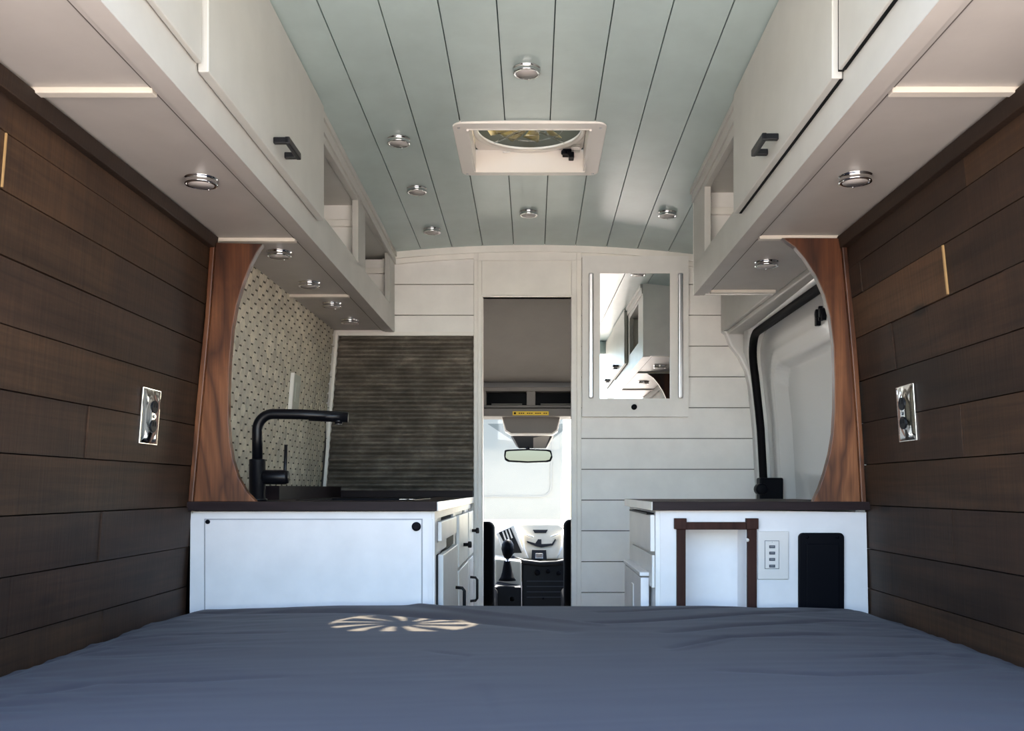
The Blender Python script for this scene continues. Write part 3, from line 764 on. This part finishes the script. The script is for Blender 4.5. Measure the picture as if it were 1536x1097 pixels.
# right countertop
root = thing('countertop', 'dark brown countertop beside the sliding door on the right', 'countertop', (.57, 2.66, .896), 'dark brown countertops')
B(.2985,.842,2.322,3.0,.8975,.9185).build('slab', M['slab'], root, bevel=.0008)
B(.2955,.2985,2.322,3.0,.8965,.9185).build('edge_band', M['edge'], root, bevel=.0008)
B(.2955,.80,3.0005,3.003,.8965,.9185).build('edge_band', M['edge'], root)
# step box in the aisle
bx0 = .278
root = thing('storage_box', 'white lidded storage box in the aisle against the right cabinet', 'storage box', (.295, 2.62, 0))
B(bx0,.3000,2.405,2.82,0,.722).build('body', M['end_white'], root, bevel=.002)
B(bx0-.003,.3000,2.400,2.825,.726,.7365).build('lid', M['end_white'], root, bevel=.002)
g = MB(); g.box(bx0-.0035,bx0,2.56,2.60,.45,.69); g.build('side_pull', M['trimw'], root, bevel=.002)
# usb plate
root = thing('usb_outlet', 'white wall plate with four usb ports on the right cabinet', 'usb outlet', (.602, RY, .723))
B(.5645,.642,RY-.006,RY-.0002,.7235,.8445).build('plate', M['plastic'], root, bevel=.002)
ins = B(.5825,.6165,RY-.0085,RY-.006,.751,.820).build('insert', M['plastic'], root, bevel=.001)
g = MB(); ringpoly([(.5815,.750),(.6175,.750),(.6175,.821),(.5815,.821)], [(.5826,.7511),(.6164,.7511),(.6164,.8199),(.5826,.8199)], lambda y:0, lambda y:.0005, g)
g.v = [(x, RY-.0063-z, y) for x, y, z in g.v]; g.build('insert_gap', M['usb'], ins)
for py in (820.5,830,839.5,849.5):
    zc_ = PZ(py, 2.337); p = B(.592,.607,RY-.0090,RY-.0084,zc_-.0036,zc_+.0036).build('usb_port', M['usb'], ins)
    B(.5945,.6045,RY-.0095,RY-.0090,zc_-.0002,zc_+.0012).build('port_tongue', M['seam'], p)
B(.5992,.6003,RY-.009,RY-.0084,.8165,.8178).build('indicator', M['usb'], ins)
# black cover
root = thing('black_access_cover', 'black rounded plastic cover panel on the right cabinet beside the usb plate', 'cover panel', (.722, RY, .5))
g = MB().py(rrect(.6656,.7795,.42,.8405,.012,8), RY-.012, RY-.0002); g.build('outer_frame', M['blackp'], root, bevel=.003, seg=3)
g = MB().py(rrect(.684,.766,.44,.813,.004,4), RY-.0145, RY-.0118); g.build('inner_panel', M['blackp'], root, bevel=.0015)
for x_ in (.687,.762): MB().lathe([(.004,-.0122),(.003,-.0142)], (x_,RY,.830), 'y', 14).build('screw', M['blackp'], root)

# wall outlets on the plank walls
def outlet(side, y0, y1, z0, z1, lab):
    X = XL if side < 0 else XR; s_ = -side
    root = thing('power_outlet', lab, 'power outlet', (X((z0+z1)/2), (y0+y1)/2, z0), 'chrome power outlets')
    def q(y, z, d): return (X(z)+s_*(.003+d), y, z)
    def pan(poly, d0, d1, m_, nm, par, bev=0, smooth=False):
        return MB().loft([q(y,z,d0) for y,z in poly], [q(y,z,d1) for y,z in poly]).build(nm, m_, par, bevel=bev)
    pan([(y0,z0),(y1,z0),(y1,z1),(y0,z1)], 0, .004, M['chrome'], 'backing', root, .001)
    # domed plate
    P = []; n = 16; ym, zm = (y0+y1)/2, (z0+z1)/2
    for i_ in range(n+1):
        row = []
        for j_ in range(n+1):
            u, v = i_/n*2-1, j_/n*2-1
            y = ym+u*(y1-y0-.006)/2; z = zm+v*(z1-z0-.004)/2
            e = max(0, 1-(u/.62)**2-(v/.78)**2)
            d = .0075 + .0045*math.sqrt(e) - .003*max(abs(u),abs(v))**8
            row.append(q(y, z, d))
        P.append(row)
    p = MB().grid(P).build('plate', M['chrome'], root)
    hw = (y1-y0)*.17
    for zc_ in (zm+(z1-z0)*.17, zm-(z1-z0)*.17):
        r_ = pan([(ym+hw*math.cos(a*math.pi/12), zc_+(z1-z0)*.115*math.sin(a*math.pi/12)) for a in range(24)], .009, .0135, M['dashd'], 'receptacle', root, .0008)
        for dy in (-.35,.35):
            pan([(ym+hw*dy-.0016,zc_-.001),(ym+hw*dy+.0016,zc_-.001),(ym+hw*dy+.0016,zc_+.009),(ym+hw*dy-.0016,zc_+.009)], .0125, .0139, M['rubber'], 'slot', r_)
    pan([(ym+.004*math.cos(a*math.pi/5), zm+.004*math.sin(a*math.pi/5)) for a in range(10)], .011, .0145, M['chrome'], 'screw', root)
outlet(-1, 2.0, 2.095, 1.048, 1.170, 'chrome duplex power outlet on the left plank wall')
outlet(1, 2.005, 2.10, 1.055, 1.178, 'chrome duplex power outlet on the right plank wall')

# ================================================================ BED
root = thing('bed', 'bed with slate blue fitted sheet filling the foreground between the plank walls', 'bed', (0, 1.6, .0))
B(-.845,.845,.93,2.24,.0,.42).build('bed_base', M['brownframe'], root)
B(-.83,.83,.94,2.24,.42,.635).build('mattress', M['seatcloth'], root, bevel=.03)
NX, NY = 220, 200; P = []
def bedpt(px, py):
    y = F*.279/(py-734.0); return ((px-799.0)*y/F, y)
FOLDS = [([(285,914),(420,914),(560,917),(690,927),(850,946)], .030, -.011), ([(600,906),(720,920),(900,938)], .016, .007),
         ([(880,934),(960,931),(1110,921),(1310,908)], .014, -.006), ([(900,918),(1050,912),(1200,907)], .012, -.005),
         ([(1000,948),(1090,938),(1240,928),(1380,930)], .014, -.006), ([(1010,972),(1050,962),(1090,953),(1200,948),(1400,950)], .012, -.005),
         ([(1010,975),(1060,966),(1100,956)], .006, .004), ([(1080,1005),(1250,1012),(1450,1000)], .012, -.0035),
         ([(40,985),(180,965),(330,962)], .012, -.004), ([(120,962),(250,947),(420,950)], .012, -.004), ([(0,1040),(150,1020),(420,1015)], .010, -.003),
         ([(640,978),(700,985),(690,1000)], .008, -.0025), ([(720,1030),(735,1060),(745,1097)], .010, -.002), ([(1250,985),(1400,975),(1500,985)], .012, -.004)]
FOLDS = [([bedpt(*q_) for q_ in p_], w_, h_) for p_, w_, h_ in FOLDS]
def fold(x, y):
    w = Vector((x*1.2, y*1.2, 0)); wx = noise.noise(w)*.35
    side = .25+.75*sstep(.30,.80,abs(x))
    h = .0030*(1-abs(noise.noise(Vector((x*1.5+wx, (y+.18*wx)*9+x*1.2, 1.3))))*2.2)*side
    h += .0016*(1-abs(noise.noise(Vector((x*2.2+wx*2, y*24-x*3, 5.1))))*2)*side
    h += .0005*noise.noise(Vector((x*9-y*5, y*9+x*3, 7.7))) + .004*noise.noise(Vector((x*2.0, y*2.0, 2.2)))
    h += .0035*sstep(.45,.85,abs(x))*noise.noise(Vector((x*1.6, y*26+abs(x)*9, 9)))
    for pts, wd, ht in FOLDS:
        best = 9; tt = 0; n_ = len(pts)-1
        for k, (p, q) in enumerate(zip(pts, pts[1:])):
            dx, dy = q[0]-p[0], q[1]-p[1]; t_ = ((x-p[0])*dx+(y-p[1])*dy)/(dx*dx+dy*dy); tc_ = max(0, min(1, t_))
            d = math.hypot(x-p[0]-dx*tc_, y-p[1]-dy*tc_)
            if d < best: best = d; tt = (k+tc_)/n_
        if best < wd*3.5: h += ht*math.exp(-(best/wd)**2)*math.sin(math.pi*min(1,max(0,.08+.84*tt)))**.6
    return h
for j in range(NY+14):
    row = []
    for i_ in range(NX+1):
        u = i_/NX*2-1
        if j < NY: y = .93+(2.225-.93)*j/(NY-1); dz = 0; ye = y
        else:
            a = math.radians(90*(j-NY+1)/8) if j-NY < 8 else math.pi/2
            y = 2.225+.055*math.sin(a); dz = -.055*(1-math.cos(a)) - (max(0, j-NY-7)*.035); ye = y
        xl, xr = XL(.65)+.003, XR(.65)-.003
        x = xl+(xr-xl)*(u+1)/2
        ew = min(x-xl, xr-x)
        drop = .024*(1-sstep(0,.10,ew)) + .008*(1-sstep(.05,.5,ew))
        cr = .10*(1-sstep(0,.20,math.hypot(ew, max(0,2.28-y)))) if 0 else 0
        z = .6705 + .0 - drop + fold(x, min(y,2.24))*(1 if j < NY else .6) + dz
        # round the far corners
        if ew < .06 and y > 2.12: y -= .10*(1-ew/.06)**2*sstep(2.12,2.28,y)
        row.append((x, y, z))
    P.append(row)
MB().grid(P).build('fitted_sheet', M['sheet'], root)

# ================================================================ CAB
# cab shell
mb = MB()
mb.box(-.98,-.93,3.80,5.9,0,.80); mb.box(.93,.98,3.80,5.9,0,.80); mb.box(-.98,-.93,3.80,4.15,.8,1.9); mb.box(.93,.98,3.80,4.15,.8,1.9)
mb.box(-.98,.98,5.85,5.9,0,.70)
mb.loft([(-.98,3.80,1.93),(.98,3.80,1.93),(.98,3.80,2.0),(-.98,3.80,2.0)], [(-.98,4.78,1.46),(.98,4.78,1.46),(.98,4.78,1.53),(-.98,4.78,1.53)])
struct(mb.build('cab_shell', M['shell']))
P = []
for k in range(13):
    y = 3.80+.82*k/12; z = 1.90-.42*(k/12)**.85
    P.append([(-.95+1.9*q/10, y, z) for q in range(11)])
struct(MB().grid(P).build('headliner', M['headliner'], solid=.004))
Yc = 4.60
root = thing('overhead_console', 'grey shelf console with two dark cubbies above the windshield', 'console', (0, 4.7, 1.31))
g = MB(); q = lambda px: PX(px, Yc); w = lambda py: PZ(py, Yc)
wins = [(729,790),(803,866)]
g.box(-.9,.9,Yc,4.80,w(587),w(581)); g.box(-.9,.9,Yc,4.80,w(612),w(608))
for a, b in ((400,729),(790,803),(866,1150)): g.box(q(a),q(b),Yc,4.80,w(608),w(587))
g.build('shelf_face', M['console'], root, bevel=.003)
g = MB(); g.box(-.9,.9,Yc-.012,4.80,w(625),w(613)); g.build('lower_beam', M['console'], root, bevel=.004)
g = MB(); g.box(-.3,.3,4.70,4.71,w(609),w(586)); g.build('cubby_back', M['blackp'], root)
for a, b in ((737,783),(811,860)): B(q(a),q(b),Yc+.02,Yc+.03,w(607),w(605)).build('cubby_lip', M['headliner'], root)
st = B(q(769),q(823),Yc-.0135,Yc-.0122,w(623.5),w(617.5)).build('warning_sticker', M['yellow'], root)
g = MB(); g.box(q(771),q(774),Yc-.0142,Yc-.0136,w(622),w(619))
for k in range(14):
    if k % 4 != 3: g.box(q(778+k*3.1),q(780.2+k*3.1),Yc-.0142,Yc-.0136,w(621.2),w(619.8))
g.build('sticker_print', M['blackp'], st)
# map console below + sensor pod
g = MB().py([(PX(752,4.66),PZ(624,4.66)),(PX(841,4.66),PZ(624,4.66)),(PX(835,4.66),PZ(645,4.66)),(PX(828,4.66),PZ(650,4.66)),(PX(767,4.66),PZ(650,4.66)),(PX(759,4.66),PZ(645,4.66))], 4.66, 4.80)
g.build('lamp_console', M['console'], root, bevel=.004)
g = MB().py([(PX(752,4.67),PZ(624,4.67)),(PX(841,4.67),PZ(624,4.67)),(PX(837,4.67),PZ(647,4.67)),(PX(829,4.67),PZ(652,4.67)),(PX(766,4.67),PZ(652,4.67)),(PX(757,4.67),PZ(647,4.67))], 4.672, 4.80)
g.build('console_rim', M['trimw'], root, bevel=.003)
Yp = 4.90
g = MB().loft([(PX(a,4.84),4.84,PZ(b,4.84)) for a,b in ((766,650),(831,650),(819,673),(778,673))], [(PX(a,5.0),5.0,PZ(b,5.0)) for a,b in ((766,655),(831,655),(822,671),(775,671))])
pod = g.build('sensor_pod', M['dashd'], root, bevel=.006)
g = MB().loft([(PX(a,4.835),4.835,PZ(b,4.835)) for a,b in ((800,657),(826,652),(818,672),(800,673))], [(PX(a,4.842),4.842,PZ(b,4.842)) for a,b in ((800,657),(826,652),(818,672),(800,673))])
g.build('pod_cover', M['console'], pod)
# rear view mirror
Yr = 4.80
root = thing('rear_view_mirror', 'rounded rear view mirror hanging in the windshield', 'rear view mirror', (PX(792,Yr), Yr, PZ(694,Yr)))
o = [(PX(a,Yr),PZ(b,Yr)) for a,b in ((757,675.5),(762,674.6),(790,673.5),(822,674.6),(827,676),(829,686),(826.5,692),(821,693.5),(790,694.5),(762,693),(757,690),(756,683))]
cxm = sum(p[0] for p in o)/len(o); czm = sum(p[1] for p in o)/len(o)
sh = lambda p, k: (cxm+(p[0]-cxm)*k, czm+(p[1]-czm)*k)
MB().py(o, Yr, Yr+.03).build('housing', M['blackp'], root, bevel=.004)
g = MB(); ins_ = [(p[0]-math.copysign(.008, p[0]-cxm), p[1]-math.copysign(.008, p[1]-czm)) for p in o]
g.loft([(x, Yr-.0012+.08*(z-czm)*0, z) for x,z in ins_], [(x,Yr+.001,z) for x,z in ins_]); g.build('mirror_glass', M['dimmirror'], root)
MB().tube([(cxm,Yr+.02,czm+.02),(cxm,Yr+.08,czm+.07)], .010, 10).build('stalk', M['blackp'], root)
# windshield
g = MB()
P = []
for k in range(9):
    t_ = k/8; P.append([(-.92+1.84*q_/12, 5.62-.82*t_-.05*((q_/6-1)**2)*1.0+.0, .735+.63*t_) for q_ in range(13)])
ws = thing('windshield', 'curved van windshield seen through the cab doorway', 'windshield', (0,5.3,.73))
g.grid(P); g.build('glass_pane', M['glass'], ws)
# frit around sensor
g = MB()
def wsp(px, py):   # point on windshield plane
    lo, hi = 4.5, 6.0
    for _ in range(40):
        m_ = (lo+hi)/2; z = PZ(py, m_); yw = 5.62-.82*(z-.735)/.63
        if m_ < yw: lo = m_
        else: hi = m_
    return (PX(px, m_), m_-.006, PZ(py, m_))
M['frit'] = thin_glass('ceramic_frit_dots', (.55,.58,.60), .03)
for tri in (((731,636),(770,636),(770,662)), ((826,636),(857,636),(828,660))): MB().add([wsp(*p) for p in tri], [(0,1,2)]).build('shade_band', M['frit'], ws, fix=False)

# dashboard
root = thing('dashboard', 'sunlit pale dashboard with centre stack seen through the doorway', 'dashboard', (0,5.1,.35))
mb = MB(); P = []
for (y, z) in ((5.62,.735),(5.45,.765),(5.25,.772),(5.16,.765),(5.13,.74),(5.10,.66),(5.06,.60),(5.04,.45)):
    P.append([(-.9+1.8*k/24, y+.03*abs(k/12-1), z-.01*(k/12-1)**2) for k in range(25)])
mb.grid(P); mb.build('dash_top', M['dash'], root, solid=.01)
Yd = 5.03
D_ = lambda px, py, Y=Yd: (PX(px,Y), Y, PZ(py,Y))
# centre hood
g = MB()
fr_ = [(774,790),(783,786),(838,786),(848,792),(853,838),(768,838)]
g.loft([(PX(a,5.02-.0), 5.06-(b-786)*.002, PZ(b,5.02)) for a,b in fr_], [(PX(a,5.2),5.2,PZ(b,5.2)) for a,b in fr_])
hood = g.build('centre_hood', M['dash'], root, bevel=.01, seg=3)
def onhood(pts, d0, d1, nm, m_, par=hood, bev=.001, Yb=5.02):
    g = MB(); g.loft([(PX(a,Yb), 5.06-(b-786)*.002-d1, PZ(b,Yb)) for a,b in pts], [(PX(a,Yb), 5.06-(b-786)*.002-d0, PZ(b,Yb)) for a,b in pts])
    return g.build(nm, m_, par, bevel=bev)
onhood([(799,795),(822,795),(819,800),(802,800)], -.01, .003, 'display_slot', M['dashd'])
onhood([(790,811),(803,815),(807,809),(812,809),(812,816),(828,815),(833,808),(834,810),(829,818),(812,821),(803,819),(791,814)], 0, .006, 'phone_mount_arm', M['dashd'])
onhood([(798,824),(819,824),(820,838),(797,838)], 0, .02, 'phone_mount_base', M['dashd'])
onhood([(803,829),(814,829),(814,836),(803,836)], .02, .022, 'mount_badge', M['brushed'])
# raised trim lines on the hood
for pts in ([(783,793),(786,822),(792,836)], [(845,795),(842,822),(836,836)], [(780,800),(800,806)], [(826,806),(842,800)]):
    MB().tube([(PX(a,4.99), 5.045-(b-786)*.002, PZ(b,4.99)) for a,b in pts], .004, 8).build('hood_trim', M['trimw'], hood)
# left vent module, tilted
vp = [(744,800),(771,787),(789,836),(762,846)]
vent = MB().loft([(PX(a,4.98),4.98,PZ(b,4.98)) for a,b in vp], [(PX(a,5.1),5.1,PZ(b,5.1)) for a,b in vp]).build('vent_surround', M['trimw'], root, bevel=.006)
g = MB()
ip = [(748,799),(766,792),(783,830),(767,836)]
g.loft([(PX(a,4.975),4.974,PZ(b,4.975)) for a,b in ip], [(PX(a,4.98),4.981,PZ(b,4.98)) for a,b in ip]); g.build('vent', M['dashd'], vent, bevel=.001)
g = MB()
for k in range(3):
    a0 = (753+k*4.6, 798-k*2.0); a1 = (758+k*4.6, 812-k*2.0)
    g.loft([(PX(a,4.97),4.970,PZ(b,4.97)) for a,b in ((a0[0],a0[1]),(a0[0]+2,a0[1]-.8),(a1[0]+2,a1[1]-.8),a1)], [(PX(a,4.97),4.9745,PZ(b,4.97)) for a,b in ((a0[0],a0[1]),(a0[0]+2,a0[1]-.8),(a1[0]+2,a1[1]-.8),a1)])
g.build('vent_slats', M['trimw'], vent)
# dark lip and centre stack
g = MB(); P = []
lip = [(764,836),(785,843),(810,846),(835,845),(853,841)]
g.tube([(PX(a,4.93), 4.93, PZ(b,4.93)) for a,b in lip], .014, 12); g.build('tray_lip', M['dashd'], root)
stack = B(PX(783,4.95),PX(858,4.95),4.95,5.2,.20,PZ(846,4.95)).build('centre_stack', M['dashd'], root, bevel=.008)
for px, py, r in ((806,859,.016),(822,857,.013),(838,860,.013),(815,898,.006)):
    MB().lathe([(r,0),(r,-.010),(r*.85,-.014),(.0001,-.014)], (PX(px,4.95),4.95,PZ(py,4.95)), 'y', 18).build('control_knob', M['blackp'], stack)
for k in range(4): B(PX(790,4.95),PX(850,4.95),4.947,4.951,PZ(872+k*8,4.95)-.002,PZ(872+k*8,4.95)+.001).build('button_row', M['usb'], stack)
# gear console
g = MB(); g.loft([(PX(a,4.82),4.82,PZ(b,4.82)) for a,b in ((742,838),(782,842),(783,1000),(742,1000))], [(PX(a,5.0),5.0,PZ(b,5.0)) for a,b in ((742,832),(782,838),(783,1000),(742,1000))])
gc = g.build('gear_console', M['dash'], root, bevel=.01)
g = MB(); g.loft([(PX(a,4.72),4.70,PZ(b,4.72)) for a,b in ((740,880),(782,880),(782,1000),(740,1000))], [(PX(a,4.82),4.822,PZ(b,4.82)) for a,b in ((745,872),(782,878),(782,1000),(742,1000))])
g.build('lower_console', M['dashd'], root, bevel=.008)
g = MB(); g.lathe([(.012,0),(.012,.004),(.009,.006)], (PX(768,4.68),4.70,PZ(899,4.70)), 'y', 14); g.build('lighter_cap', M['brushed'], root)
root = thing('gear_shifter', 'black gear shifter with rounded knob beside the centre stack', 'gear shifter', (PX(761,4.72),4.72,PZ(872,4.72)))
Yg = 4.72; kx = PX(761.5, Yg)
MB().lathe([(.0001,PZ(809,Yg)),(.018,PZ(811,Yg)),(.030,PZ(817,Yg)),(.032,PZ(824,Yg)),(.024,PZ(833,Yg)),(.014,PZ(838,Yg))][::-1], (kx,Yg,0), n=24).build('knob', M['blackp'], root)
MB().tube([(kx,Yg,PZ(836,Yg)),(kx-.003,Yg,PZ(862,Yg))], .010, 12).build('stem', M['brushed'], root)
g = MB(); g.lathe([(.045,PZ(871,Yg)),(.034,PZ(866,Yg)),(.026,PZ(858,Yg)),(.020,PZ(848,Yg)),(.016,PZ(842,Yg))], (kx-.002,Yg,0), n=20); g.build('boot', M['seatcloth'], root)
# seats
def seat(side, xin, lab, ztop):
    xo = side*.72
    root = thing('cab_seat', lab, 'seat', ((xin+xo)/2, 4.3, 0), 'black cab seats')
    a, b = sorted((xin, xo))
    MB().py(rrect(a,b,.42,ztop,.03), 4.18, 4.30).build('backrest', M['seatcloth'], root, bevel=.02, seg=4)
    MB().box(a,b,4.22,4.70,.30,.46).build('seat_cushion', M['seatcloth'], root, bevel=.03, seg=4)
    B(a+.05,b-.05,4.26,4.62,0,.30).build('seat_base', M['dashd'], root)
    xc = (a+b)/2; MB().py(rrect(xc-.11,xc+.11,ztop+.04,ztop+.20,.04), 4.18, 4.27).build('headrest', M['seatcloth'], root, bevel=.02, seg=4)
    MB().tube([(xc-.05,4.225,ztop-.03),(xc-.05,4.225,ztop+.06)], .006, 8).build('headrest_post', M['chrome'], root)
    MB().tube([(xc+.05,4.225,ztop-.03),(xc+.05,4.225,ztop+.06)], .006, 8).build('headrest_post', M['chrome'], root)
seat(-1, PX(741,4.2), 'black cab seat at the left edge of the doorway', PZ(783,4.2))
seat(1, PX(846,4.2), 'black cab seat at the right edge of the doorway', PZ(780,4.2))

# outside, in front of the windshield
root = thing('trailer', 'pale trailer wall outside the windshield in bright daylight', 'trailer', (-1.2, 9.6, -.6))
B(-4.2,PX(845,9),9,11,-.25,3.2).build('body', M['trailer'], root, bevel=.03)
g = MB(); ringpoly(rrect(-3,PX(828,9),PZ(745,9)-.008,2.4,.10), rrect(-2.984,PX(828,9)-.016,PZ(745,9)+.008,2.384,.09), lambda y:0, lambda y:.01, g)
g.v = [(x, 9.0-.001-z, y) for x, y, z in g.v]; g.build('panel_seam', M['trailer_line'], root)
for x_ in (-3.0,-1.0): MB().lathe([(.34,0),(.34,.2)], (x_,9.1,-.26), 'y', 24).build('wheel', M['rubber'], root)
